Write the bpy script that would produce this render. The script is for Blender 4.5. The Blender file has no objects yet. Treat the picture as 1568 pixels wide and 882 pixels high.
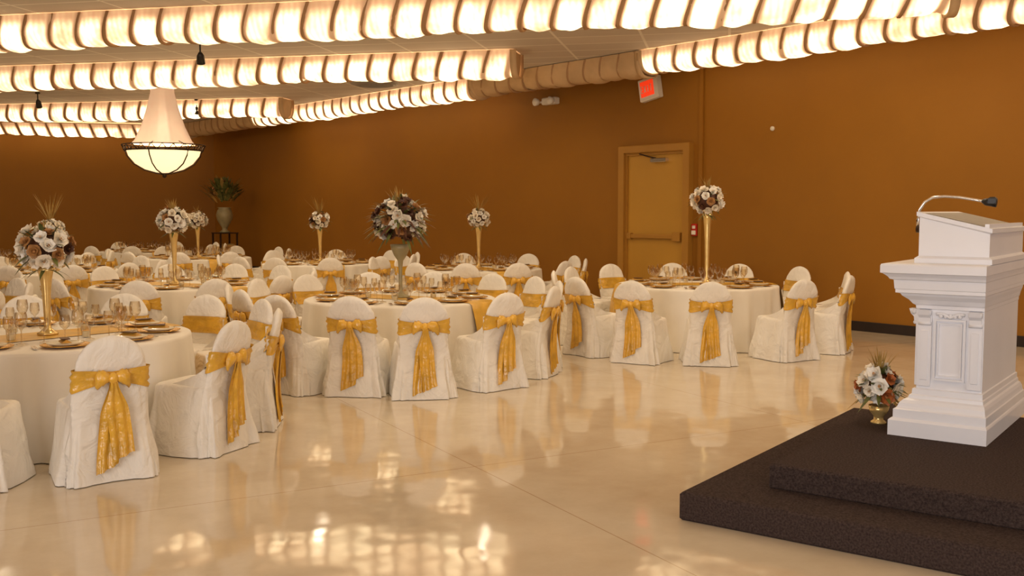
import bpy, math, random
from mathutils import Vector, Matrix
pi=math.pi; sin=math.sin; cos=math.cos
scene=bpy.context.scene
scene.view_settings.view_transform='Standard'
scene.view_settings.look='None'
COL=scene.collection

# ------------------------------------------------------------ materials
def mat(name,base=(.8,.8,.8),rough=.5,metal=0.,emis=None,es=0.,spec=.5,noise=0.,nscale=5.,bump=0.,bscale=40.,sheen=0.,coat=0.,bdist=.02,bdet=3,bdistort=0.):
    m=bpy.data.materials.new(name); m.use_nodes=True
    nt=m.node_tree; b=nt.nodes['Principled BSDF']
    b.inputs['Base Color'].default_value=(*base,1); b.inputs['Roughness'].default_value=rough
    b.inputs['Metallic'].default_value=metal; b.inputs['Specular IOR Level'].default_value=spec
    b.inputs['Sheen Weight'].default_value=sheen; b.inputs['Coat Weight'].default_value=coat
    if emis: b.inputs['Emission Color'].default_value=(*emis,1); b.inputs['Emission Strength'].default_value=es
    tc=nt.nodes.new('ShaderNodeTexCoord')
    if noise>0:
        n=nt.nodes.new('ShaderNodeTexNoise'); n.inputs['Scale'].default_value=nscale; n.inputs['Detail'].default_value=4
        nt.links.new(tc.outputs['Object'],n.inputs['Vector'])
        r=nt.nodes.new('ShaderNodeValToRGB')
        r.color_ramp.elements[0].position=.3; r.color_ramp.elements[1].position=.7
        r.color_ramp.elements[0].color=(*[c*(1-noise) for c in base],1)
        r.color_ramp.elements[1].color=(*[min(1,c*(1+noise)) for c in base],1)
        nt.links.new(n.outputs['Fac'],r.inputs['Fac']); nt.links.new(r.outputs['Color'],b.inputs['Base Color'])
    if bump>0:
        n=nt.nodes.new('ShaderNodeTexNoise'); n.inputs['Scale'].default_value=bscale; n.inputs['Detail'].default_value=bdet; n.inputs['Distortion'].default_value=bdistort
        nt.links.new(tc.outputs['Object'],n.inputs['Vector'])
        bp=nt.nodes.new('ShaderNodeBump'); bp.inputs['Strength'].default_value=bump; bp.inputs['Distance'].default_value=bdist
        nt.links.new(n.outputs['Fac'],bp.inputs['Height']); nt.links.new(bp.outputs['Normal'],b.inputs['Normal'])
    return m

M_cover=mat('chair_cover_fabric',(.86,.81,.72),.7,noise=.04,nscale=3,bump=.6,bscale=4.5,sheen=.1,bdist=.07,bdet=4,bdistort=1.2)
M_cloth=mat('tablecloth_fabric',(.86,.81,.72),.8,noise=.04,nscale=2,bump=.25,bscale=6,sheen=.1)
M_sash=mat('gold_satin',(.72,.40,.035),.27,noise=.22,nscale=7,bump=.6,bscale=14,bdist=.03,sheen=.1,spec=.8)
M_runner=mat('gold_runner',(.70,.41,.06),.35,noise=.18,nscale=5,bump=.4,bscale=15)
M_wall=mat('brown_wall_paint',(.30,.125,.010),.6,noise=.06,nscale=.6,bump=.08,bscale=120,spec=.3)
M_base=mat('baseboard_vinyl',(.018,.01,.008),.5,noise=.1)
M_carpet=mat('stage_carpet',(.078,.053,.046),.95,noise=.45,nscale=90,bump=.9,bscale=200,spec=.1)
M_pod=mat('white_lectern_paint',(.84,.84,.88),.35,noise=.02,nscale=3)
M_chrome=mat('chrome_metal',(.75,.72,.68),.2,metal=1,noise=.05)
M_black=mat('black_plastic',(.015,.013,.012),.4,noise=.1)
M_iron=mat('dark_iron',(.05,.025,.012),.5,metal=.6,noise=.2,nscale=20)
M_door=mat('tan_door_paint',(.50,.26,.035),.4,noise=.05,nscale=1)
M_frame=mat('door_frame_paint',(.40,.19,.025),.45,noise=.05,nscale=2)
M_white=mat('white_plastic',(.80,.74,.62),.4,noise=.03)
M_red=mat('red_plastic',(.5,.02,.01),.4,noise=.1)
M_exit=mat('exit_sign_red',(.6,.03,.01),.4,emis=(1,.05,.01),es=.7,noise=.1)
M_goldv=mat('gold_vase_glass',(.82,.60,.24),.18,metal=.6,noise=.1,nscale=12)
M_charger=mat('gold_charger',(.72,.42,.10),.25,metal=.8,noise=.1,nscale=20)
M_plate=mat('cream_china',(.75,.68,.52),.15,noise=.02)
M_napkin=mat('gold_napkin',(.55,.28,.04),.5,noise=.2,nscale=20)
M_menu=mat('dark_menu_card',(.09,.035,.012),.4,noise=.1)
M_fcream=mat('cream_petals',(.88,.80,.66),.6,noise=.1,nscale=30)
M_fwhite=mat('white_petals',(.90,.86,.78),.6,noise=.06,nscale=30)
M_ftan=mat('tan_petals',(.42,.21,.07),.6,noise=.25,nscale=30)
M_fdark=mat('dark_brown_petals',(.09,.03,.012),.6,noise=.3,nscale=30)
M_forange=mat('rust_petals',(.45,.13,.03),.6,noise=.3,nscale=30)
M_leaf=mat('dry_green_leaf',(.12,.13,.03),.5,noise=.4,nscale=15)
M_grass=mat('dry_grass',(.38,.24,.06),.6,noise=.3,nscale=15)
M_urn=mat('pale_green_urn',(.30,.25,.13),.35,noise=.2,nscale=6)
M_vent=mat('ceiling_vent_metal',(.35,.33,.30),.5,noise=.1)
M_shade=mat('chandelier_fabric',(.85,.70,.58),.7,emis=(1,.62,.40),es=.28,noise=.05,nscale=4)
M_bowl=mat('alabaster_bowl',(.9,.8,.65),.4,emis=(1,.76,.42),es=1.2,noise=.15,nscale=4)

def glassmat(name,tint=(1,.93,.8)):
    m=bpy.data.materials.new(name); m.use_nodes=True; nt=m.node_tree
    for n in list(nt.nodes):
        if n.type!='OUTPUT_MATERIAL': nt.nodes.remove(n)
    o=[n for n in nt.nodes][0]
    t=nt.nodes.new('ShaderNodeBsdfTransparent'); t.inputs[0].default_value=(*[.95*c for c in tint],1)
    g=nt.nodes.new('ShaderNodeBsdfGlossy'); g.inputs['Roughness'].default_value=.08
    lw=nt.nodes.new('ShaderNodeLayerWeight'); lw.inputs['Blend'].default_value=.45
    mx=nt.nodes.new('ShaderNodeMixShader')
    nt.links.new(lw.outputs['Facing'],mx.inputs[0]); nt.links.new(t.outputs[0],mx.inputs[1]); nt.links.new(g.outputs[0],mx.inputs[2])
    nt.links.new(mx.outputs[0],o.inputs[0]); return m
M_glass=glassmat('clear_glass')

def floor_mat():
    m=bpy.data.materials.new('polished_vinyl_floor'); m.use_nodes=True; nt=m.node_tree; L=nt.links.new
    b=nt.nodes['Principled BSDF']; tc=nt.nodes.new('ShaderNodeTexCoord')
    mp=nt.nodes.new('ShaderNodeMapping'); mp.inputs['Rotation'].default_value=(0,0,math.radians(12)); L(tc.outputs['Object'],mp.inputs[0])
    br=nt.nodes.new('ShaderNodeTexBrick'); br.offset=0.; br.inputs['Scale'].default_value=1
    br.inputs['Brick Width'].default_value=3.0; br.inputs['Row Height'].default_value=3.0; br.inputs['Mortar Size'].default_value=.004
    br.inputs['Color1'].default_value=(1,1,1,1); br.inputs['Color2'].default_value=(1,1,1,1); br.inputs['Mortar'].default_value=(.7,.6,.5,1)
    L(mp.outputs[0],br.inputs['Vector'])
    n=nt.nodes.new('ShaderNodeTexNoise'); n.inputs['Scale'].default_value=1.4; n.inputs['Detail'].default_value=8; n.inputs['Roughness'].default_value=.65
    L(tc.outputs['Object'],n.inputs['Vector'])
    r=nt.nodes.new('ShaderNodeValToRGB'); r.color_ramp.elements[0].position=.3; r.color_ramp.elements[1].position=.7
    r.color_ramp.elements[0].color=(.60,.49,.35,1); r.color_ramp.elements[1].color=(.74,.64,.49,1); L(n.outputs['Fac'],r.inputs[0])
    mx=nt.nodes.new('ShaderNodeMixRGB'); mx.blend_type='MULTIPLY'; mx.inputs[0].default_value=1
    L(r.outputs[0],mx.inputs[1]); L(br.outputs['Color'],mx.inputs[2]); L(mx.outputs[0],b.inputs['Base Color'])
    n2=nt.nodes.new('ShaderNodeTexNoise'); n2.inputs['Scale'].default_value=4; n2.inputs['Detail'].default_value=5; L(tc.outputs['Object'],n2.inputs['Vector'])
    mr=nt.nodes.new('ShaderNodeMapRange'); mr.inputs[3].default_value=.03; mr.inputs[4].default_value=.13; L(n2.outputs['Fac'],mr.inputs[0]); L(mr.outputs[0],b.inputs['Roughness'])
    n3=nt.nodes.new('ShaderNodeTexNoise'); n3.inputs['Scale'].default_value=1.6; n3.inputs['Detail'].default_value=2; L(tc.outputs['Object'],n3.inputs['Vector'])
    bp=nt.nodes.new('ShaderNodeBump'); bp.inputs['Strength'].default_value=.22; bp.inputs['Distance'].default_value=.03; L(n3.outputs['Fac'],bp.inputs['Height']); L(bp.outputs[0],b.inputs['Normal'])
    b.inputs['IOR'].default_value=1.6; b.inputs['Specular IOR Level'].default_value=.85
    return m
M_floor=floor_mat()
STRIP_ANG=math.atan2(.795,-.607)
def ceil_mat():
    m=bpy.data.materials.new('ceiling_tiles'); m.use_nodes=True; nt=m.node_tree; L=nt.links.new
    b=nt.nodes['Principled BSDF']; tc=nt.nodes.new('ShaderNodeTexCoord')
    mp=nt.nodes.new('ShaderNodeMapping'); mp.inputs['Rotation'].default_value=(0,0,-STRIP_ANG); L(tc.outputs['Object'],mp.inputs[0])
    br=nt.nodes.new('ShaderNodeTexBrick'); br.offset=0.
    br.inputs['Scale'].default_value=1; br.inputs['Brick Width'].default_value=1.22; br.inputs['Row Height'].default_value=.61; br.inputs['Mortar Size'].default_value=.02
    br.inputs['Color1'].default_value=(.66,.58,.50,1); br.inputs['Color2'].default_value=(.60,.53,.46,1); br.inputs['Mortar'].default_value=(.85,.79,.70,1)
    L(mp.outputs[0],br.inputs['Vector']); L(br.outputs['Color'],b.inputs['Base Color']); b.inputs['Roughness'].default_value=.8
    return m
M_ceil=ceil_mat()
RIB=.38
def strip_mat(name,strength):
    m=bpy.data.materials.new(name); m.use_nodes=True; nt=m.node_tree; L=nt.links.new
    b=nt.nodes['Principled BSDF']; tc=nt.nodes.new('ShaderNodeTexCoord'); sp=nt.nodes.new('ShaderNodeSeparateXYZ'); L(tc.outputs['Object'],sp.inputs[0])
    b.inputs['Base Color'].default_value=(.70,.50,.32,1); b.inputs['Roughness'].default_value=.8
    def mth(op,a,c=None,d=None):
        n=nt.nodes.new('ShaderNodeMath'); n.operation=op
        for i,x in enumerate((a,c,d)):
            if x is None: continue
            if isinstance(x,(int,float)): n.inputs[i].default_value=x
            else: L(x,n.inputs[i])
        return n.outputs[0]
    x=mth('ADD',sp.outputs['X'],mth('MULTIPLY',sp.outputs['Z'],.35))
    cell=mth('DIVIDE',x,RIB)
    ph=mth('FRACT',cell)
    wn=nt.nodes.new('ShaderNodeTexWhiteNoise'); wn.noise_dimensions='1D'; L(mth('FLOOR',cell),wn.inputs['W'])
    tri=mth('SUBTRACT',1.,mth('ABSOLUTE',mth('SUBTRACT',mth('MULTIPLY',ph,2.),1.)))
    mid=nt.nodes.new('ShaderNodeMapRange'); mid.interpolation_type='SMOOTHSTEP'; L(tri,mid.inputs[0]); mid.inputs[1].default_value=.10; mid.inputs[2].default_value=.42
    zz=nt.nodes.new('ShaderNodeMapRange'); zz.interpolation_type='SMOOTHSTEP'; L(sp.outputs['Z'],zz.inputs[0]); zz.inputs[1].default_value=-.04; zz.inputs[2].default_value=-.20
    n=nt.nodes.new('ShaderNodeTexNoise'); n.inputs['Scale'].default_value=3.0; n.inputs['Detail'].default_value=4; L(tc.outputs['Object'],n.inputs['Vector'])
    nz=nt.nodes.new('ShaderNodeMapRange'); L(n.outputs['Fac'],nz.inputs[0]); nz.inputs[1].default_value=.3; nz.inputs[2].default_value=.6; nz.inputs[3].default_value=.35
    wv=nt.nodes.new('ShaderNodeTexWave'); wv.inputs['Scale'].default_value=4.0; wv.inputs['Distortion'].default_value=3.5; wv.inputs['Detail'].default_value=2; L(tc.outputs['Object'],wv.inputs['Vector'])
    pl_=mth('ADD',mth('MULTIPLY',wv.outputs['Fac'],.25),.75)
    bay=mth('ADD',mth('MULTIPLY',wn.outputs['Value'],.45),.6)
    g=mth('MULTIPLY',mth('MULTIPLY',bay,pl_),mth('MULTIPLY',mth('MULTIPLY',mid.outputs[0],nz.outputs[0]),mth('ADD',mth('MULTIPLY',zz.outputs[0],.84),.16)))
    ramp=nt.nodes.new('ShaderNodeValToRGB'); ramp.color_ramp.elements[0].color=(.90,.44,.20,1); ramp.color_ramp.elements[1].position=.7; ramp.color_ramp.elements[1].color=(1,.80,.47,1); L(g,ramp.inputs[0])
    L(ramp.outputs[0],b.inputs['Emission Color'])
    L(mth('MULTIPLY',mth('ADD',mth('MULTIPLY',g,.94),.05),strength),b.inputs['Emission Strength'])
    return m
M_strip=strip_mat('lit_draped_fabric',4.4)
M_stripoff=mat('unlit_draped_fabric',(.62,.42,.22),.8,noise=.1,nscale=3,bump=.3,bscale=8)
M_hoop=mat('strip_hoop_fabric',(.42,.24,.11),.7,noise=.1,nscale=4)

# ------------------------------------------------------------ mesh builder
class MB:
    def __init__(s): s.v=[];s.f=[];s.m=[];s.mats=[];s.sm=[]
    def mi(s,m):
        if m not in s.mats: s.mats.append(m)
        return s.mats.index(m)
    def add(s,vs,fs,m,smooth=True,T=None):
        o=len(s.v)
        for v in vs:
            v=Vector(v)
            if T is not None: v=T@v
            s.v.append(tuple(v))
        k=s.mi(m)
        for f in fs: s.f.append([i+o for i in f]); s.m.append(k); s.sm.append(smooth)
    def loft(s,rings,m,closed=True,cap0=False,cap1=False,smooth=True,T=None):
        n=len(rings[0]); vs=[v for r in rings for v in r]; fs=[]
        for i in range(len(rings)-1):
            for j in range(n if closed else n-1):
                k=(j+1)%n; fs.append([i*n+j,i*n+k,(i+1)*n+k,(i+1)*n+j])
        if cap0: fs.append(list(range(n))[::-1])
        if cap1: fs.append([(len(rings)-1)*n+j for j in range(n)])
        s.add(vs,fs,m,smooth,T)
    def lathe(s,prof,m,n=24,c=(0,0,0),smooth=True,T=None,cap0=False,cap1=False):
        s.loft([[(c[0]+r*cos(2*pi*j/n),c[1]+r*sin(2*pi*j/n),c[2]+z) for j in range(n)] for r,z in prof],m,smooth=smooth,T=T,cap0=cap0,cap1=cap1)
    def box(s,a,b,m,T=None,bev=0):
        x0,y0,z0=a;x1,y1,z1=b
        if bev<=0:
            s.add([(x0,y0,z0),(x1,y0,z0),(x1,y1,z0),(x0,y1,z0),(x0,y0,z1),(x1,y0,z1),(x1,y1,z1),(x0,y1,z1)],
              [(0,3,2,1),(4,5,6,7),(0,1,5,4),(1,2,6,5),(2,3,7,6),(3,0,4,7)],m,False,T)
        else:
            def R(i,z): return [(x0+i,y0+i,z),(x1-i,y0+i,z),(x1-i,y1-i,z),(x0+i,y1-i,z)]
            s.loft([R(bev,z0),R(0,z0+bev),R(0,z1-bev),R(bev,z1)],m,cap0=True,cap1=True,smooth=False,T=T)
    def tube(s,pts,r,m,n=8,T=None):
        rings=[]; pts=[Vector(p) for p in pts]
        for i,p in enumerate(pts):
            d=(pts[min(i+1,len(pts)-1)]-pts[max(i-1,0)]).normalized()
            a=d.orthogonal().normalized(); 
            if abs(d.z)<.95: a=d.cross(Vector((0,0,1))).normalized()
            b=d.cross(a); rr=r[i] if isinstance(r,(list,tuple)) else r
            rings.append([p+a*rr*cos(2*pi*j/n)+b*rr*sin(2*pi*j/n) for j in range(n)])
        s.loft(rings,m,cap0=True,cap1=True,T=T)
    def ell(s,c,r,m,n=10,k=7,T=None):
        rings=[]
        for i in range(k+1):
            t=-pi/2+pi*i/k; rr=max(cos(t),.001)
            rings.append([(c[0]+r[0]*rr*cos(2*pi*j/n),c[1]+r[1]*rr*sin(2*pi*j/n),c[2]+r[2]*sin(t)) for j in range(n)])
        s.loft(rings,m,T=T)
    def mesh(s,name):
        me=bpy.data.meshes.new(name); me.from_pydata(s.v,[],s.f)
        for m in s.mats: me.materials.append(m)
        me.polygons.foreach_set('material_index',s.m); me.polygons.foreach_set('use_smooth',s.sm); me.update(); return me
def obj(name,me,loc=(0,0,0),rz=0,parent=None,mods=None,rot=None):
    o=bpy.data.objects.new(name,me); COL.objects.link(o); o.location=loc; o.rotation_euler=rot if rot else (0,0,rz)
    if parent: o.parent=parent
    return o
def sstep(a,b,x):
    t=max(0,min(1,(x-a)/(b-a))); return t*t*(3-2*t)

# ------------------------------------------------------------ room
XW=13.15; ZC=4.20; YF=-6.; XL=-6.
def wallbox(name,a,b,m,**k):
    mb=MB(); mb.box(a,b,m); return obj(name,mb.mesh(name),**k)
wallbox('floor',(XL-.5,YF-.5,-.2),(XW+.2,40,0),M_floor)
wallbox('ceiling',(XL-.5,YF-.5,ZC),(XW+.2,40,ZC+.2),M_ceil)
DY0,DY1,DZ=10.85,12.17,2.70
wallbox('wall_right',(XW,YF,0),(XW+.2,29.5,ZC),M_wall)
L=22.; BA=math.radians(-25)
mb=MB(); mb.box((-L,0,0),(0,.2,ZC),M_wall); obj('wall_back',mb.mesh('wall_back'),loc=(XW+.1,28.95,0),rz=BA)
mb=MB()
mb.box((XL-.2,YF,0),(XL,-4.,ZC),M_wall); mb.box((XL-.2,2.5,0),(XL,39,ZC),M_wall); mb.box((XL-.2,-4.,0),(XL,2.5,.8),M_wall); mb.box((XL-.2,-4.,3.2),(XL,2.5,ZC),M_wall)
obj('wall_left',mb.mesh('wall_left'))
mb=MB()
mb.box((XL,YF-.2,0),(-1.,YF,ZC),M_wall); mb.box((6,YF-.2,0),(XW,YF,ZC),M_wall); mb.box((-1.,YF-.2,0),(6,YF,.8),M_wall); mb.box((-1,YF-.2,3.2),(6,YF,ZC),M_wall)
obj('wall_front',mb.mesh('wall_front'))
def window(name,w,T):
    mb=MB(); n=4
    for i in range(n+1):
        x=-w/2+w*i/n; mb.box((x-.04,-.05,.8),(x+.04,.05,3.2),M_white,T=T)
    for z in (.8,2.0,3.12): mb.box((-w/2,-.05,z),(w/2,.05,z+.08),M_white,T=T)
    obj(name,mb.mesh(name))
window('window_1',6.5,Matrix.Translation((XL-.1,-.75,0))@Matrix.Rotation(pi/2,4,'Z'))
window('window_2',7.,Matrix.Translation((2.5,YF-.1,0)))
mb=MB(); mb.box((XW-.02,YF,0),(XW-.001,DY0-.15,.14),M_base,bev=.005); mb.box((XW-.02,DY1+.15,0),(XW-.001,28.8,.14),M_base,bev=.005); obj('baseboard_right',mb.mesh('bb'))
mb=MB(); mb.box((-L+1,-.02,0),(-.2,-.001,.14),M_base,bev=.005); obj('baseboard_back',mb.mesh('bb2'),loc=(XW+.1,28.95,0),rz=BA)
mb=MB(); mb.box((XW-.045,10.51,.14),(XW-.001,10.58,ZC-.02),M_wall,bev=.01); obj('trim_1',mb.mesh('trim'))
# door standing in a deep cased frame against the wall
mb=MB(); fw=.13; q=XW-.12
mb.box((q,DY0-fw,0),(XW-.002,DY0,DZ+fw),M_frame,bev=.012); mb.box((q,DY1,0),(XW-.002,DY1+fw,DZ+fw),M_frame,bev=.012)
mb.box((q,DY0,DZ),(XW-.002,DY1,DZ+fw),M_frame,bev=.012)
mb.box((q+.05,DY0,0),(XW-.004,DY0+.04,DZ),M_frame); mb.box((q+.05,DY1-.04,0),(XW-.004,DY1,DZ),M_frame); mb.box((q+.05,DY0+.04,DZ-.04),(XW-.004,DY1-.04,DZ),M_frame)
mb.box((XW-.035,DY0+.04,.01),(XW-.004,DY1-.04,DZ-.04),M_door)
mb.box((XW-.10,DY0+.08,1.24),(XW-.065,DY1-.10,1.31),M_frame,bev=.008); mb.box((XW-.11,DY0+.06,1.20),(XW-.034,DY0+.22,1.35),M_frame,bev=.01)
mb.box((XW-.11,DY1-.16,1.22),(XW-.034,DY1-.08,1.33),M_frame,bev=.01)
mb.box((XW-.11,DY0+.38,DZ-.17),(XW-.034,DY0+.72,DZ-.10),M_chrome,bev=.01)
mb.tube([(XW-.08,DY0+.62,DZ-.1),(XW-.13,DY0+.75,DZ-.07),(XW-.125,DY0+.95,DZ-.02)],.012,M_iron)
obj('door_1',mb.mesh('door'))

# ------------------------------------------------------------ draped ceiling light strips
def strip(name,a,b,lit=True,seed=0,r=.30,drop=.40,zc=ZC-.01):
    a=Vector((a[0],a[1],0)); b=Vector((b[0],b[1],0)); L=(b-a).length; ang=math.atan2(b.y-a.y,b.x-a.x)
    rnd=random.Random(seed); mb=MB(); n=20; rings=[]; N=int(L/.04); ph=[rnd.uniform(0,6.28) for _ in range(5)]
    bays=[rnd.uniform(.5,1.5) for _ in range(int(L/RIB)+6)]
    for i in range(N+1):
        x=L*i/N; ring=[]
        for j in range(n+1):
            t=pi*j/n
            z=-abs(sin(t))**.8; y=math.copysign(abs(cos(t))**.8,cos(t))
            cell=(x+(-drop*sin(t))*.35)/RIB; q=cell*2*pi
            bul=.5-.5*cos(q); k=bays[max(0,int(cell+2))]
            s=1-.07*(1-bul**.5)*k+.014*sin(3.1*x+ph[0])+.010*sin(9*x+7*t+ph[1])+.009*sin(31*x+3*t+ph[3])*k
            sag=.02*sin(1.3*x+ph[2])+.012*sin(2*pi*x/.9+ph[4])
            ring.append((x,y*r*s,z*drop*s-sag*sin(t)))
        rings.append(ring)
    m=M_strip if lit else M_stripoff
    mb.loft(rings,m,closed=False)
    for e in (0,N):
        c=rings[e]; mb.add(c,[list(range(len(c)))],M_stripoff,False)
        rr=[[(p[0]+dx,p[1]*k,p[2]*k) for p in c] for dx,k in ((-.05,1.0),(-.05,1.07),(.05,1.07),(.05,1.0))]
        mb.loft(rr,M_stripoff,closed=False)
    x=RIB
    while x<L-.15:
        pts=[]; jit=rnd.uniform(-.01,.01); wd=rnd.uniform(.8,1.3)
        for j in range(n+1):
            t=pi*j/n; z=-abs(sin(t))**.8*drop; y=math.copysign(abs(cos(t))**.8,cos(t))*r
            pts.append((x+jit-z*.35,y*.95,z*.955))
        rr=[[(p[0]+dx*wd,p[1]*k,p[2]*k) for p in pts] for dx,k in ((-.026,.97),(-.014,1.03),(.014,1.03),(.026,.97))]
        mb.loft(rr,M_hoop,closed=False)
        x+=RIB
    return obj(name,mb.mesh(name),loc=(a.x,a.y,zc),rz=ang)
u=Vector((-.607,.795,0)); nv=Vector((.795,.607,0))
def dstrip(p,L,seed):
    a=Vector((p[0],p[1],0)); strip('draped_light_strip',a,a+u*L,True,seed)
dstrip((10.75,5.3),15,1)
dstrip((10.55,12.15),15,2)
dstrip((11.05,20.55),11,3)
dstrip((10.6,-1.4),18,4)
dstrip((5.5,-1.0),11,5)
strip('draped_light_strip',(6.4,31.4),(12.3,28.6),True,6,r=.22,drop=.34,zc=ZC-.06)
strip('draped_light_strip',(12.15,-4),(12.15,10.8),True,7,r=.27,drop=.36)
strip('draped_ceiling_swag',(12.15,10.85),(12.15,15.0),False,8,r=.27,drop=.36)
strip('draped_light_strip',(12.15,15.05),(12.15,24.0),True,9,r=.27,drop=.36)
strip('draped_ceiling_swag',(12.15,24.05),(12.15,28.2),False,10,r=.27,drop=.36)

# ------------------------------------------------------------ banquet chair
def chair_mesh(seed):
    rnd=random.Random(seed); mb=MB(); P=[rnd.uniform(0,6.28) for _ in range(8)]
    H=.94; n=44
    def wid(z):
        if z<.70: return .222+.055*(1-z/.70)**1.6
        t=(z-.70)/(H-.70); return .222*max(0.,1-t**2.3)**.5
    def yc(z): return .045+.02*sin(pi*min(z,.5)/.5)-.085*sstep(.45,H,z)
    def thk(z):
        t=.045 if z<.45 else .034
        if z>H-.05: t*=max(.05,((H-z)/.05))**.5
        return t
    def ringpt(z,th,off=0.):
        c,s=cos(th),sin(th); e=.55
        x=(wid(z)+off)*math.copysign(abs(c)**e,c); y=(thk(z)+off)*math.copysign(abs(s)**.8,s)
        return x,yc(z)+y
    zs=[0.005,.05,.10,.16,.22,.28,.34,.40,.46,.52,.57,.62,.66,.70,.74,.79,.83,.865,.893,.915,.930,.938,.94]
    rings=[]
    for z in zs:
        ring=[]
        fold=(1-sstep(0,.58,z))
        for j in range(n):
            th=2*pi*j/n; x,y=ringpt(min(z,H-.0004),th)
            k=fold*.026*sin(5*th+P[0]+z)+fold*.018*sin(9*th+P[1]+z*4)+.007*sin(4*th+z*17+P[2])*(1 if z<.8 else 0)+.005*sin(7*x*20+z*11+P[5])*(1 if z<.65 else 0)
            d=Vector((x,(y-yc(z))*2)).normalized() if (abs(x)+abs(y-yc(z)))>1e-5 else Vector((0,0))
            if z>.88:k=0
            ring.append((x+d.x*k,y+d.y*k,z))
        rings.append(ring)
    mb.loft(rings,M_cover,cap1=True)
    sy0,sy1,sw=.02,.52,.235; cy0=(sy0+sy1)/2; hl=(sy1-sy0)/2; n2=72
    def rr(hx,hy,z,fold,e=.30):
        ring=[]
        for j in range(n2):
            th=2*pi*j/n2; c,s=cos(th),sin(th)
            x=hx*math.copysign(abs(c)**e,c); y=hy*math.copysign(abs(s)**e,s)
            k=1+fold*(.06*sin(6*th+P[3])+.04*sin(11*th+P[4]+z*2)+.030*sin(19*th+P[5]-z*3))+(.010*sin(5*th+z*22+P[6]) if z<.44 else 0)
            ring.append((x*k,cy0+y*k,z+(.006*sin(5*th+P[6]) if .2<z<.45 else 0)))
        return ring
    R=[]
    for z,dx,f in [(.005,.055,1),(.05,.050,.95),(.12,.040,.85),(.17,.033,.74),(.22,.027,.62),(.28,.020,.48),(.32,.015,.36),(.36,.010,.25),(.40,.006,.14),(.43,.003,.07),(.46,.0,.03),(.480,-.006,0),(.490,-.020,0)]:
        R.append(rr(sw+dx,hl+dx*.9,z,f))
    for k,z in ((.75,.497),(.45,.500),(.15,.500),(.01,.500)):
        R.append(rr(sw*k,hl*k,z+.004*sin(k*9+P[7]),0))
    mb.loft(R,M_cover)
    for sx in (-1,1):
        b=[(sx*.222,yc(.72)+.01+(.33)*t**1.3,.72-.22*(t**.55)) for t in [i/6 for i in range(7)]]
        a=[(sx*.224,yc(.5)+.0,.72-.24*i/6) for i in range(7)]
        mb.loft([a,b],M_cover,closed=False)
    K=48; bands=[]
    for q in range(8):
        v=q/7*2-1; ring=[]
        for j in range(K):
            th=2*pi*j/K
            pinch=max(0,1-abs(cos(th))**.7) if sin(th)<0 else 0
            hw=.076-.042*pinch; zc=.665+.012*sin(th*2+P[2])*.5+.01*pinch
            z=zc+v*hw; x,y=ringpt(z,th,.010+.004*sin(q*2.1+th*3+P[0])+.008*(q%2))
            ring.append((x,y,z))
        bands.append(ring)
    mb.loft(bands,M_sash)
    yr=yc(.66)-.045
    zk=.675
    mb.ell((0,yr-.028,zk),(.032,.026,.036),M_sash)
    for sx in (-1,1):
        rings=[]; L_=rnd.uniform(.095,.13); dr_=rnd.uniform(.02,.05)
        for i in range(9):
            t=i/8; w=.016+.040*sin(pi*min(1,t*.62)); x=sx*(.01+L_*t); zz=zk+.012*sin(pi*t)-dr_*t*t+rnd.uniform(-.004,.004)
            w2=w if t<.9 else w*.75; d=.024*sin(pi*min(1,t*.9+.08))+.004
            rings.append([(x,yr-.022-d*sin(2*pi*j/10),zz+w2*cos(2*pi*j/10)*(1+.12*sin(i*2.3+j))) for j in range(10)])
        mb.loft(rings,M_sash,cap0=True,cap1=True)
    for q,(sx,ln,xo) in enumerate(((-1,.58+rnd.uniform(-.03,.02),-.030),(1,.53+rnd.uniform(-.06,.03),.038))):
        rings=[]; m=14
        for i in range(m+1):
            t=i/m; z=zk-.02-ln*t; w=.020+.048*sstep(0,.4,t)
            xc=xo*(.3+t*.9)+.010*sin(3*t+P[q])
            row=[]
            for j in range(11):
                s=j/10*2-1
                row.append((xc+s*w,yc(max(z,.02))-thk(.3)-.026-.012*q-.013*cos(s*7+P[3]+q*2+t*1.5)*(.4+t*.8)-.02*t,z+.03*s*(1 if i==m else 0)))
            rings.append(row)
        mb.loft(rings,M_sash,closed=False)
    return mb.mesh('banquet_chair')
CH=[chair_mesh(s) for s in (1,2,3,4,5)]
chcount=[0]
def chair(x,y,face):
    i=chcount[0]; chcount[0]+=1
    return obj('banquet_chair',CH[i%5],loc=(x,y,0),rz=face-pi/2)
TR=1.04
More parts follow.
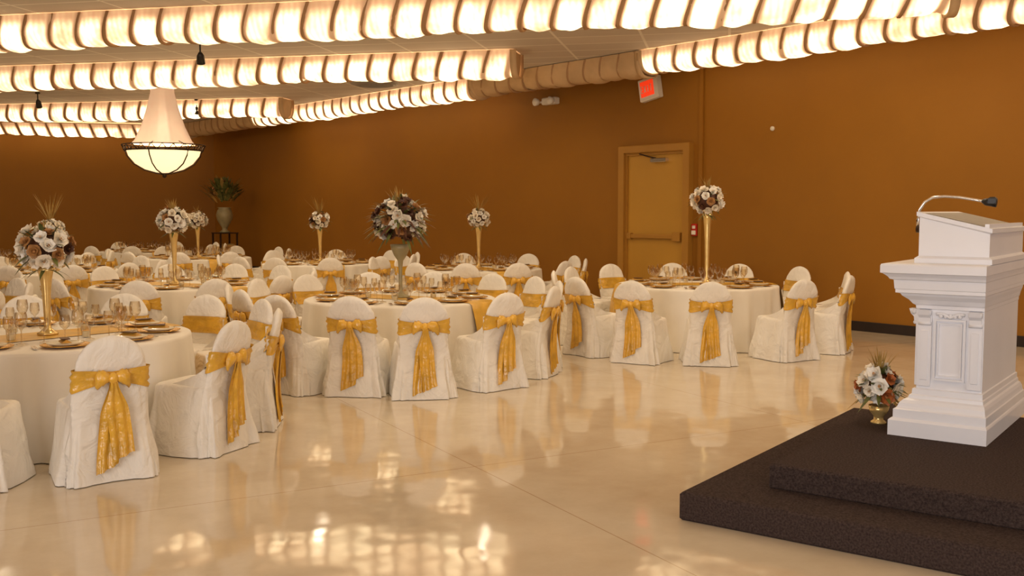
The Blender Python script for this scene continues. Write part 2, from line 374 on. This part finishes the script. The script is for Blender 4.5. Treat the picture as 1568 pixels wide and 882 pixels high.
def table_mesh(seed):
    rnd=random.Random(seed); mb=MB(); n=192; P=[rnd.uniform(0,6.28) for _ in range(6)]; rings=[]
    for k in (.01,.3,.6,.85,.95): rings.append([(TR*k*cos(2*pi*j/n),TR*k*sin(2*pi*j/n),.76) for j in range(n)])
    for r,z in ((TR*.985,.759),(TR,.752),(TR+.004,.735),(TR+.006,.70),(TR+.010,.62),(TR+.014,.52),(TR+.018,.4),(TR+.022,.28),(TR+.026,.16),(TR+.03,.06),(TR+.032,.006)):
        f=(1-z/.76)**.8 if z<.75 else 0
        rings.append([((r+f*(.034*sin(17*a+P[0]+.5*sin(3*a))+.020*sin(29*a+P[1])+.010*sin(47*a)))*cos(a),(r+f*(.034*sin(17*a+P[0]+.5*sin(3*a))+.020*sin(29*a+P[1])+.010*sin(47*a)))*sin(a),z) for a in [2*pi*j/n for j in range(n)]])
    mb.loft(rings,M_cloth,cap0=True)
    hw=.24; drop=.48
    path=[(-(TR+.075-.055*(i/6)**2),.763-drop+(drop-.02)*i/6) for i in range(7)]+[(-(TR-.01),.764)]+[(-TR+.2+ (2*TR-.4)*i/8,.765) for i in range(9)]
    path+= [(-p[0],p[1]) for p in reversed(path[:8])]
    rows=[]
    for (x,z) in path:
        row=[]
        for j in range(13):
            s=j/12*2-1; y=s*hw
            if abs(x)>TR-.05:
                rad=abs(x); xx=math.copysign(math.sqrt(max(.01,rad*rad-y*y)),x); f=(.76-z); xx+=math.copysign(.02*f*sin(s*9+P[2])+.015*min(1,f*4),x); y=y*(1-.12*f)
            else: xx=x
            row.append((xx,y,z))
        rows.append(row)
    mb.loft(rows,M_runner,closed=False)
    return mb.mesh('round_banquet_table')
TM=[table_mesh(s) for s in (1,2,3)]
def settings_mesh():
    mb=MB(); g=MB(); rnd=random.Random(5)
    for i in range(10):
        a=2*pi*i/10+.16; T=Matrix.Rotation(a,4,'Z')@Matrix.Translation((.80,0,.768))
        mb.lathe([(.001,.004),(.10,.004),(.155,.012),(.165,.016),(.163,.010),(.10,.0),(.001,0)],M_charger,20,T=T)
        mb.lathe([(.001,.012),(.08,.012),(.12,.026),(.124,.027),(.118,.020),(.08,.006)],M_plate,20,T=T)
        mb.add([(-.08,-.035,.028),(.08,-.035,.028),(.08,.035,.028),(-.08,.035,.028),(-.06,0,.055),(.06,0,.05)],[(0,1,5,4),(2,3,4,5),(1,2,5),(3,0,4)],M_napkin,False,T=T)
        mb.box((-.07,-.028,.05),(.05,.028,.056),M_menu,T=T)
        for y in (-.19,-.205,.19): mb.box((-.09,y-.006,.0),(.09,y+.006,.005),M_chrome,T=T)
        for (x,y,k) in ((-.20,.12,1.15),(-.22,.03,1.0),(-.27,-.10,.9)):
            x+=rnd.uniform(-.02,.02)
            prof=[(.036,.0),(.034,.004),(.006,.010),(.004,.02),(.004,.085),(.010,.095),(.030,.115),(.038,.14),(.037,.17),(.031,.20)]
            g.lathe([(r*k,z*k) for r,z in prof],M_glass,14,c=(x,y,0),T=T)
    for i in range(4):
        a=2*pi*i/4+.5; c=(.36*cos(a),.36*sin(a),.766)
        g.lathe([(.03,0),(.035,.05),(.036,.08)],M_glass,12,c=c); mb.lathe([(.025,0),(.025,.04),(.001,.04)],M_plate,10,c=c)
    return mb.mesh('place_settings'),g.mesh('wine_glasses')
SM,GM=settings_mesh()

# ------------------------------------------------------------ flowers
def petal(mb,c,N,U,W,ln,wd,tilt,m):
    vs=[];
    for i in range(3):
        t=i/2; 
        for j in (-1,0,1):
            w=wd*(.35+1.0*sin(pi*(.15+.6*t)))*.5*j
            ro=ln*t*cos(tilt); h=ln*t*sin(tilt)+.25*ln*t*t*(1 if tilt>.3 else -.4)+(.12*ln if j else 0)
            vs.append(c+U*ro+N*h+W*w)
    mb.add(vs,[(0,1,4,3),(1,2,5,4),(3,4,7,6),(4,5,8,7)],m)
def blossom(mb,c,N,s,m,rnd,core=None):
    N=N.normalized(); A=N.orthogonal().normalized(); B=N.cross(A); off=rnd.uniform(0,6)
    for k,(cnt,ln,tl) in enumerate(((5,1.0,.25),(5,.8,.75),(4,.5,1.2))):
        for i in range(cnt):
            a=off+2*pi*i/cnt+k*.6; U=A*cos(a)+B*sin(a); W=N.cross(U)
            petal(mb,c,N,U,W,s*ln,s*ln*1.0,tl+rnd.uniform(-.1,.1),m)
    mb.ell(c+N*s*.3,(s*.22,)*3,core or m,6,4)
def leafblade(mb,c,D,ln,w,m,rnd,droop=.3):
    D=D.normalized(); S=D.cross(Vector((0,0,1)));
    if S.length<.05:S=Vector((1,0,0))
    S.normalize(); rows=[]
    for i in range(5):
        t=i/4; p=c+D*ln*t+Vector((0,0,-droop*ln*t*t)); ww=w*sin(pi*(.12+.86*t))
        rows.append([p-S*ww,p+Vector((0,0,.15*ww)),p+S*ww])
    mb.loft(rows,m,closed=False)
def rdir(rnd,zmin=-.7):
    z=rnd.uniform(zmin,1); a=rnd.uniform(0,2*pi); r=math.sqrt(max(0,1-z*z)); return Vector((r*cos(a),r*sin(a),z))
def bouquet(mb,c,R,cnt,size,mats,rnd,grass=14,leaves=12,glen=.22):
    c=Vector(c); R=Vector(R)
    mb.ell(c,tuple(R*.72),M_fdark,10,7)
    ga=pi*(3-5**.5)
    for i in range(cnt):
        z=1-1.75*(i+.5)/cnt; r=math.sqrt(max(0,1-z*z)); d=Vector((r*cos(i*ga),r*sin(i*ga),z))
        p=c+Vector((d.x*R.x,d.y*R.y,d.z*R.z))*rnd.uniform(.75,1.05)
        blossom(mb,p,d+rdir(rnd)*.25,size*rnd.uniform(.75,1.15),rnd.choices([m for m,_ in mats],[w for _,w in mats])[0],rnd,core=M_ftan)
    for i in range(leaves):
        d=rdir(rnd,-.6); leafblade(mb,c+Vector((d.x*R.x,d.y*R.y,d.z*R.z))*.7,d,R.x*.8,size*.35,M_leaf,rnd)
    for i in range(grass):
        d=(Vector((rnd.uniform(-.55,.55),rnd.uniform(-.55,.55),1))).normalized()
        leafblade(mb,c+Vector((0,0,R.z*.5)),d,R.z*.5+glen*rnd.uniform(.5,1),.006,M_grass,rnd,.15)
LIGHT=[(M_fcream,5),(M_fwhite,5),(M_ftan,1.2),(M_fdark,.4)]
TAN=[(M_fcream,4),(M_fwhite,2),(M_ftan,2.4),(M_fdark,.5)]
def vase_prof(h,k=1.):
    return [(.075*k,0),(.078*k,.012),(.06*k,.02),(.028*k,.05),(.024*k,.09),(.026*k,h*.35),(.032*k,h*.6),(.042*k,h*.8),(.055*k,h*.93),(.072*k,h),(.066*k,h-.005),(.04*k,h*.85)]
def centerpiece(x,y,zball,w,hh,seed,mats,grass=14,glen=.22):
    w*=.84; hh*=.86
    rnd=random.Random(seed); mb=MB(); vh=zball-hh/2-.765+.03
    mb.lathe(vase_prof(vh),M_goldv,24,c=(0,0,0),cap0=True)
    bouquet(mb,(0,0,zball-.765),(w/2,w/2,hh/2),34,w*.145,mats,rnd,grass,16,glen)
    for i in range(6):
        d=Vector((cos(i*1.05),sin(i*1.05),.1)); leafblade(mb,Vector((0,0,vh-.02)),d,w*.5,.015,M_leaf,rnd,.5)
    return obj('tall_vase_centerpiece',mb.mesh('tall_vase_centerpiece'),loc=(x,y,.768))
def big_centerpiece(x,y):
    rnd=random.Random(77); mb=MB()
    mb.lathe([(.10,0),(.10,.015),(.05,.03),(.022,.06),(.020,.30),(.03,.40),(.07,.46),(.10,.53),(.11,.58),(.09,.58),(.05,.5)],M_urn,28,cap0=True)
    c=(0,0,.83)
    bouquet(mb,c,(.27,.27,.24),52,.062,[(M_fcream,5),(M_fwhite,4),(M_fdark,6),(M_ftan,2)],rnd,30,50,.22)
    for i in range(80):
        d=rdir(rnd,-.75); leafblade(mb,Vector(c)+d*.18,d,.24,.018,M_leaf if i%2 else M_fdark,rnd,.35)
    return obj('flower_urn_centerpiece',mb.mesh('flower_urn_centerpiece'),loc=(x,y,.768))

tcount=[0]
def table(x,y,runner,fixed=(),angs=(),R=1.73):
    i=tcount[0]; tcount[0]+=1
    obj('round_banquet_table',TM[i%3],loc=(x,y,0),rz=math.radians(runner))
    obj('place_settings',SM,loc=(x,y,0),rz=.3*i); obj('wine_glasses',GM,loc=(x,y,0),rz=.3*i)
    for (cx_,cy_,tw) in fixed: chair(cx_,cy_,math.atan2(y-cy_,x-cx_)+math.radians(tw))
    rnd=random.Random(i+50)
    for a in angs:
        a_=math.radians(a); rr=R+rnd.uniform(-.03,.06); chair(x+rr*cos(a_),y+rr*sin(a_),a_+pi+rnd.uniform(-.1,.1))
table(2.35,8.2,190,[(2.20,6.43,0),(3.15,6.74,0),(3.80,7.34,0)],[235,0,25,52,80,110,140,205])
table(6.3,9.2,292,[(4.91,7.97,0),(5.34,7.43,0),(6.22,7.34,0),(7.13,7.67,0),(4.47,8.53,0)],[325,350,15,42,68,95,122,150,176])
table(10.4,8.4,145,[(8.35,8.51,0),(8.38,7.67,0),(8.89,6.98,0),(9.98,6.55,0),(11.0,6.59,0)],[312,350,20,50,80,110,140],1.8)
table(5.21,12.74,290,[],[235,262,290,318,345,12,40,70,100,130,165,200])
table(10.5,13.05,260,[],[200,225,250,280,310,345,20,60,100,130])
table(9.4,16.3,250,[],[190,215,245,275,305,335,10,50,90,160])
table(4.92,16.9,270,[],[200,235,262,290,318,345,20,60,100,140])
table(8.6,19.8,270,[],[200,235,265,295,325,0,40,90,140])
table(1.5,12.3,270,[],[250,280,310,340,10,40,80,120])
table(5.4,21.0,270,[],[210,240,270,300,330,0,45,90])
table(9.0,23.7,270,[],[210,240,270,300,330,0,45,90])
centerpiece(2.34,8.20,1.42,.44,.38,11,TAN,8,.12)
big_centerpiece(6.3,9.2)
centerpiece(10.50,8.32,1.84,.46,.44,12,LIGHT,20,.22)
centerpiece(5.21,12.74,1.58,.44,.36,13,LIGHT,20,.20)
centerpiece(10.5,13.05,1.58,.40,.34,14,LIGHT,20,.40)
centerpiece(9.4,16.3,1.52,.40,.34,15,LIGHT,20,.46)
centerpiece(4.92,16.9,1.42,.42,.36,16,LIGHT,30,.6)
centerpiece(8.6,19.8,1.52,.42,.36,17,LIGHT,12,.2)

# ------------------------------------------------------------ stage
e1=Vector((.225,-.974,0)); SA=math.atan2(e1.y,e1.x)
C=Vector((4.31,3.58,0))
mb=MB(); mb.box((0,0,0),(4.6,3.0,.16),M_carpet,bev=.012); mb.box((.37,.37,.155),(4.6,2.62,.30),M_carpet,bev=.012)
obj('carpeted_stage',mb.mesh('carpeted_stage'),loc=C,rz=SA)

# ------------------------------------------------------------ lectern
mb=MB()
N=Vector((6.08,2.69,.3))
X1=.235; YF_=.80
def rect(o,z,x0=-.15):
    xr=X1+(.055*min(1,o/.14) if z<.3 else .16*o)
    return [(x0-o,-.27-o*.75,z),(xr,-.27-o*.75,z),(xr,YF_+o*.75,z),(x0-o,YF_+o*.75,z)]
prof=[(0,.14),(.095,.14),(.105,.13),(.112,.115),(.165,.115),(.172,.10),(.185,.092),(.205,.085),(.225,.065),(.235,.04),(.255,.035),(.262,.022),(.295,.02),(.30,.0),
 (.80,.0),(.805,.012),(.825,.014),(.835,.03),(.86,.05),(.885,.085),(.90,.095),(.905,.12),(.925,.12),(.93,.125),(.985,.13),(.99,.15),(1.005,.16),(1.025,.185),(1.03,.20),(1.075,.20),(1.085,.195),(1.09,.17),(1.092,-.02)]
mb.loft([rect(o_,z) for z,o_ in prof],M_pod,cap0=True,cap1=True,smooth=False)
dx0,dx1,dy,dyf=-.16,.25,.27,YF_
def dr(x0,x1,o,z0,z1): return [(x0-o,-dy-o,z0),(x1+o,-dy-o,z1),(x1+o,dyf+o,z1),(x0-o,dyf+o,z0)]
mb.loft([dr(dx0,dx1,.02,1.09,1.09),dr(dx0,dx1,.02,1.12,1.12),dr(dx0,dx1,0,1.135,1.135),dr(dx0,dx1,0,1.375,1.275),dr(dx0,dx1,.015,1.385,1.282),dr(dx0,dx1,.015,1.410,1.307)],M_pod,cap1=True,smooth=False)
mb.add([(dx0+.03,-dy+.02,1.402),(dx1-.04,-dy+.02,1.322),(dx1-.04,dyf-.02,1.322),(dx0+.03,dyf-.02,1.402)],[(0,1,2,3)],M_vent,False)
mb.box((dx1-.03,-dy,1.30),(dx1-.005,dyf,1.335),M_pod)
def face_decor(T,w):
    h0,h1=.315,.80
    for s in (-1,1):
        xa=s*(w/2-.045)
        mb.box((xa-.040,-.014,h0),(xa+.040,.0,h1),M_pod,T=T,bev=.004)
        mb.box((xa-.022,-.019,h0+.04),(xa+.022,-.010,h1-.13),M_pod,T=T,bev=.004)
        mb.loft([[(xa-.034,-.014-d,z),(xa+.034,-.014-d,z),(xa+.034,0,z),(xa-.034,0,z)] for z,d in ((h1-.10,.0),(h1-.085,.012),(h1-.05,.016),(h1-.03,.035),(h1,.045))],M_pod,cap1=True,smooth=False,T=T)
        for zz,r in ((h1-.02,.017),(h1-.085,.012)):
            mb.tube([(xa-.038,-.03 if r>.015 else -.02,zz),(xa+.038,-.03 if r>.015 else -.02,zz)],r,M_pod,10,T=T)
    pw=w/2-.10
    def frame(hx,z0,z1,t,d):
        for (a,b) in (((-hx,-d,z0),(hx,0,z0+t)),((-hx,-d,z1-t),(hx,0,z1)),((-hx,-d,z0+t),(-hx+t,0,z1-t)),((hx-t,-d,z0+t),(hx,0,z1-t))): mb.box(a,b,M_pod,T=T)
    frame(pw,.36,.745,.012,.022); frame(pw-.022,.385,.72,.007,.013)
    pts=[(-pw*.9+pw*1.8*i/12,-.012,.775-.02*sin(pi*i/12)+.015*abs(sin(2*pi*i/12))) for i in range(13)]
    mb.tube(pts,.010,M_pod,8,T=T)
    for i in range(5): mb.ell((-pw*.6+pw*1.2*i/4,-.012,.765),(.014,.010,.016),M_pod,8,5,T=T)
w=X1+.15; face_decor(Matrix.Translation(((X1-.15)/2,-.27,0)),w)
face_decor(Matrix.Translation((-.15,(YF_-.27)/2,0))@Matrix.Rotation(-pi/2,4,'Z'),.27+YF_)
mb.tube([(dx0-.03,-.22,1.30),(dx0+.02,-.22,1.30)],.022,M_iron,12)
g=[(dx0-.025,-.22,1.30),(dx0-.025,-.22,1.36),(dx0-.015,-.22,1.42),(dx0+.015,-.22,1.47),(dx0+.06,-.22,1.498),(dx0+.13,-.22,1.505),(dx0+.22,-.22,1.498),(dx0+.31,-.22,1.482),(dx0+.36,-.22,1.472)]
mb.tube(g,.0085,M_chrome,10)
mb.tube([(dx0+.35,-.22,1.475),(dx0+.37,-.22,1.470),(dx0+.43,-.22,1.462)],[.012,.022,.026],M_black,12)
mb.box((dx0+.385,-.245,1.45),(dx0+.43,-.195,1.50),M_black,bev=.01)
ctr=N-e1*.29+Vector((.974,.225,0))*.37
obj('white_lectern',mb.mesh('white_lectern'),loc=(ctr.x,ctr.y,.301),rz=SA)
rnd=random.Random(9); mb=MB()
mb.lathe([(.05,0),(.052,.01),(.03,.025),(.035,.05),(.06,.08),(.068,.12),(.062,.12),(.02,.06)],M_goldv,24,cap0=True)
bouquet(mb,(0,0,.25),(.125,.125,.125),26,.050,[(M_fcream,4),(M_fwhite,4),(M_forange,2.5),(M_ftan,1)],rnd,30,24,.20)
for i in range(36):
    d=rdir(rnd,-.3); leafblade(mb,Vector((0,0,.23)),d,.23,.016,M_leaf if i%3 else M_grass,rnd,.3)
obj('potted_flower_arrangement',mb.mesh('pfa'),loc=(6.22,3.47,.301))

# ------------------------------------------------------------ chandelier
mb=MB()
def sq(h,z,fold=0.): 
    pts=[]; n=64
    for j in range(n):
        a=2*pi*j/n; e=.5; c,s=cos(a),sin(a); k=1+fold*.05*sin(8*a)
        pts.append((h*k*math.copysign(abs(c)**e,c),h*k*math.copysign(abs(s)**e,s),z))
    return pts
mb.loft([sq(h_,z_,f_) for h_,z_,f_ in ((.18,4.19,0),(.19,4.0,.3),(.25,3.7,.5),(.34,3.35,.8),(.44,3.08,1),(.50,3.0,1))],M_shade)
mb.lathe([(.70,2.90),(.66,2.78),(.54,2.63),(.36,2.52),(.15,2.46),(.001,2.45)],M_bowl,40)
mb.lathe([(.72,2.90),(.74,2.885),(.735,2.865),(.71,2.87)],M_iron,48); mb.lathe([(.77,3.0),(.785,2.995),(.78,2.98),(.765,2.985)],M_iron,48)
for i in range(24):
    a=2*pi*i/24; b=a+2*pi/24
    mb.tube([(.73*cos(a),.73*sin(a),2.87),(.78*cos((a+b)/2),.78*sin((a+b)/2),2.99),(.73*cos(b),.73*sin(b),2.87)],.011,M_iron,5)
for i in range(6):
    a=2*pi*i/6+.3; ca,sa=cos(a),sin(a)
    mb.tube([(r*ca,r*sa,z) for r,z in ((.72,2.88),(.69,2.78),(.57,2.62),(.38,2.505),(.15,2.44),(0,2.42))],.013,M_iron,6)
    mb.tube([(.74*ca,.74*sa,2.95),(.45*ca,.45*sa,3.06),(.05*ca,.05*sa,3.2)],.008,M_iron,5)
mb.ell((0,0,2.40),(.045,.045,.05),M_iron)
mb.lathe([(.24,4.195),(.24,4.18),(.001,4.18)],M_iron,24)
obj('chandelier',mb.mesh('chandelier'),loc=(7.86,19.6,0),rz=.5)

# ------------------------------------------------------------ corner plant on stand
rnd=random.Random(31); mb=MB()
for (sx,sy) in ((-1,-1),(1,-1),(1,1),(-1,1)): mb.box((sx*.24-.02,sy*.24-.02,0),(sx*.24+.02,sy*.24+.02,1.1),M_iron)
for z in (.08,.55,1.08): mb.box((-.27,-.27,z),(.27,.27,z+.03),M_iron)
mb.box((-.2,-.2,.58),(.2,.2,.80),M_goldv,bev=.03)
mb.lathe([(.13,1.11),(.14,1.14),(.07,1.18),(.08,1.25),(.20,1.45),(.23,1.6),(.19,1.72),(.15,1.76),(.19,1.80),(.17,1.80),(.1,1.7)],M_urn,28,cap0=True)
for i in range(260):
    d=rdir(rnd,-.3); leafblade(mb,Vector((0,0,2.0))+d*rnd.uniform(.0,.30),d*.6+Vector((0,0,.9)),rnd.uniform(.4,.8),.05,M_leaf if i%4 else M_grass,rnd,.35)
for i in range(10):
    d=rdir(rnd,0); blossom(mb,Vector((0,0,2.15))+d*.35,d,.06,M_ftan,rnd)
obj('potted_plant_on_stand',mb.mesh('potted_plant_on_stand'),loc=(12.2,26.3,0))

# ------------------------------------------------------------ wall fixtures
mb=MB()
mb.box((-.12,-.21,-.19),(-.01,.21,.19),M_white,bev=.012); mb.box((-.128,-.12,-.12),(-.118,.17,.14),M_exit)
for i,(segs) in enumerate((((0,0,0,1),(0,0,.6,0),(0,.5,.5,.5),(0,1,.6,1)),((0,0,.6,1),(0,1,.6,0)),((.3,0,.3,1),),((.3,0,.3,1),(0,1,.6,1)))):
    for (a,b,c_,d) in segs:
        y0=.15-i*.066; mb.tube([(-.131,y0-a*.06,-.05+b*.11),(-.131,y0-c_*.06,-.05+d*.11)],.006,M_white,5)
mb.box((-.01,-.05,-.05),(-.001,.05,.05),M_white)
obj('exit_sign',mb.mesh('exit_sign'),loc=(XW,11.62,3.77),rot=(math.radians(-10),0,0))
mb=MB()
mb.box((-.12,-.22,-.06),(-.001,.14,.07),M_white,bev=.015)
for y in (-.16,.24): mb.lathe([(.02,0),(.06,.03),(.075,.10),(.06,.115),(.001,.12)],M_white,16,T=Matrix.Translation((-.1,y,.0))@Matrix.Rotation(-pi/2,4,'Y'),cap0=True)
mb.tube([(-.06,.14,0),(-.09,.24,0)],.02,M_white)
obj('emergency_light',mb.mesh('emergency_light'),loc=(XW,14.15,3.76))
mb=MB(); mb.box((-.06,-.055,-.10),(-.001,.055,.10),M_red,bev=.01); mb.box((-.075,-.04,-.08),(-.06,.04,-.01),M_white,bev=.005); mb.box((-.07,-.03,.02),(-.06,.03,.07),M_white)
obj('fire_alarm_pull_station',mb.mesh('fire_alarm'),loc=(XW,10.65,1.40))
mb=MB(); mb.lathe([(.035,0),(.035,.02),(.02,.03),(.001,.03)],M_white,16,T=Matrix.Rotation(-pi/2,4,'Y')); obj('wall_sensor',mb.mesh('sensor'),loc=(XW-.001,9.2,2.96))
mb=MB(); mb.lathe([(.02,0),(.25,-.005),(.26,-.03),(.34,-.03),(.36,-.06),(.46,-.03),(.48,0)],M_vent,32); obj('ceiling_vent',mb.mesh('vent'),loc=(11.0,16.9,ZC-.001))
def spot(x,y,dx=.12):
    mb=MB(); mb.lathe([(.05,0),(.05,-.03),(.012,-.035),(.012,-.18),(.001,-.18)],M_black,12)
    mb.tube([(0,0,-.17),(dx*.5,0,-.20),(dx,0,-.30)],[.03,.055,.065],M_black,12); obj('ceiling_spotlight',mb.mesh('spot'),loc=(x,y,ZC-.001),rz=1.1)
spot(6.4,14.5); spot(6.5,22.9); spot(4.66,19.1); spot(9.6,22.0)

# ------------------------------------------------------------ lights
def light(kind,name,loc,e,c,rot=(0,0,0),**k):
    l=bpy.data.lights.new(name,kind); l.energy=e; l.color=c
    for a,b in k.items(): setattr(l,a,b)
    o=bpy.data.objects.new(name,l); COL.objects.link(o); o.location=loc; o.rotation_euler=rot; return o
light('POINT','chandelier_bulb',(7.86,19.6,2.85),40,(1,.75,.45),shadow_soft_size=.1)
light('AREA','window_daylight',(XL-.02,-.75,2.0),400,(1,.98,.98),(0,-pi/2,0),shape='RECTANGLE',size=2.3,size_y=6.4)
light('AREA','window_daylight',(2.5,YF-.02,2.0),150,(1,.98,.98),(pi/2,0,0),shape='RECTANGLE',size=6.9,size_y=2.3)
mbd=MB(); mbd.lathe([(.10,0),(.10,-.012),(.075,-.012),(.07,0)],M_white,20); DM=mbd.mesh('fill_light_trim')  # trim ring for the added fill spots
WARM=(1,.83,.60)
for p0,cnt,e in (((10.75,5.3),5,90),((10.55,12.15),5,75),((11.05,20.55),4,40),((10.6,-1.4),5,90)):  # added fill spots, tucked behind the strips to brighten the room
    for i in range(cnt):
        p=Vector((p0[0],p0[1],0))+u*(.8+3.0*i)+nv*1.05
        if p.x>12.9-.9: p=p-nv*(p.x-11.7)
        obj('fill_light_trim',DM,loc=(p.x,p.y,ZC-.001))
        light('SPOT','fill_spot',(p.x,p.y,ZC-.03),e,WARM,spot_size=math.radians(158),spot_blend=.6,shadow_soft_size=.09)
w=bpy.data.worlds.new('world'); scene.world=w; w.use_nodes=True
w.node_tree.nodes['Background'].inputs[0].default_value=(1,.85,.7,1); w.node_tree.nodes['Background'].inputs[1].default_value=.3

cam=bpy.data.cameras.new('camera'); co=bpy.data.objects.new('camera',cam); COL.objects.link(co); scene.camera=co
cam.lens=36*1550/1568; cam.sensor_width=36; co.location=(0,0,1.72); co.rotation_euler=(math.radians(90-4.39),0,math.radians(-40.7)); cam.clip_end=100
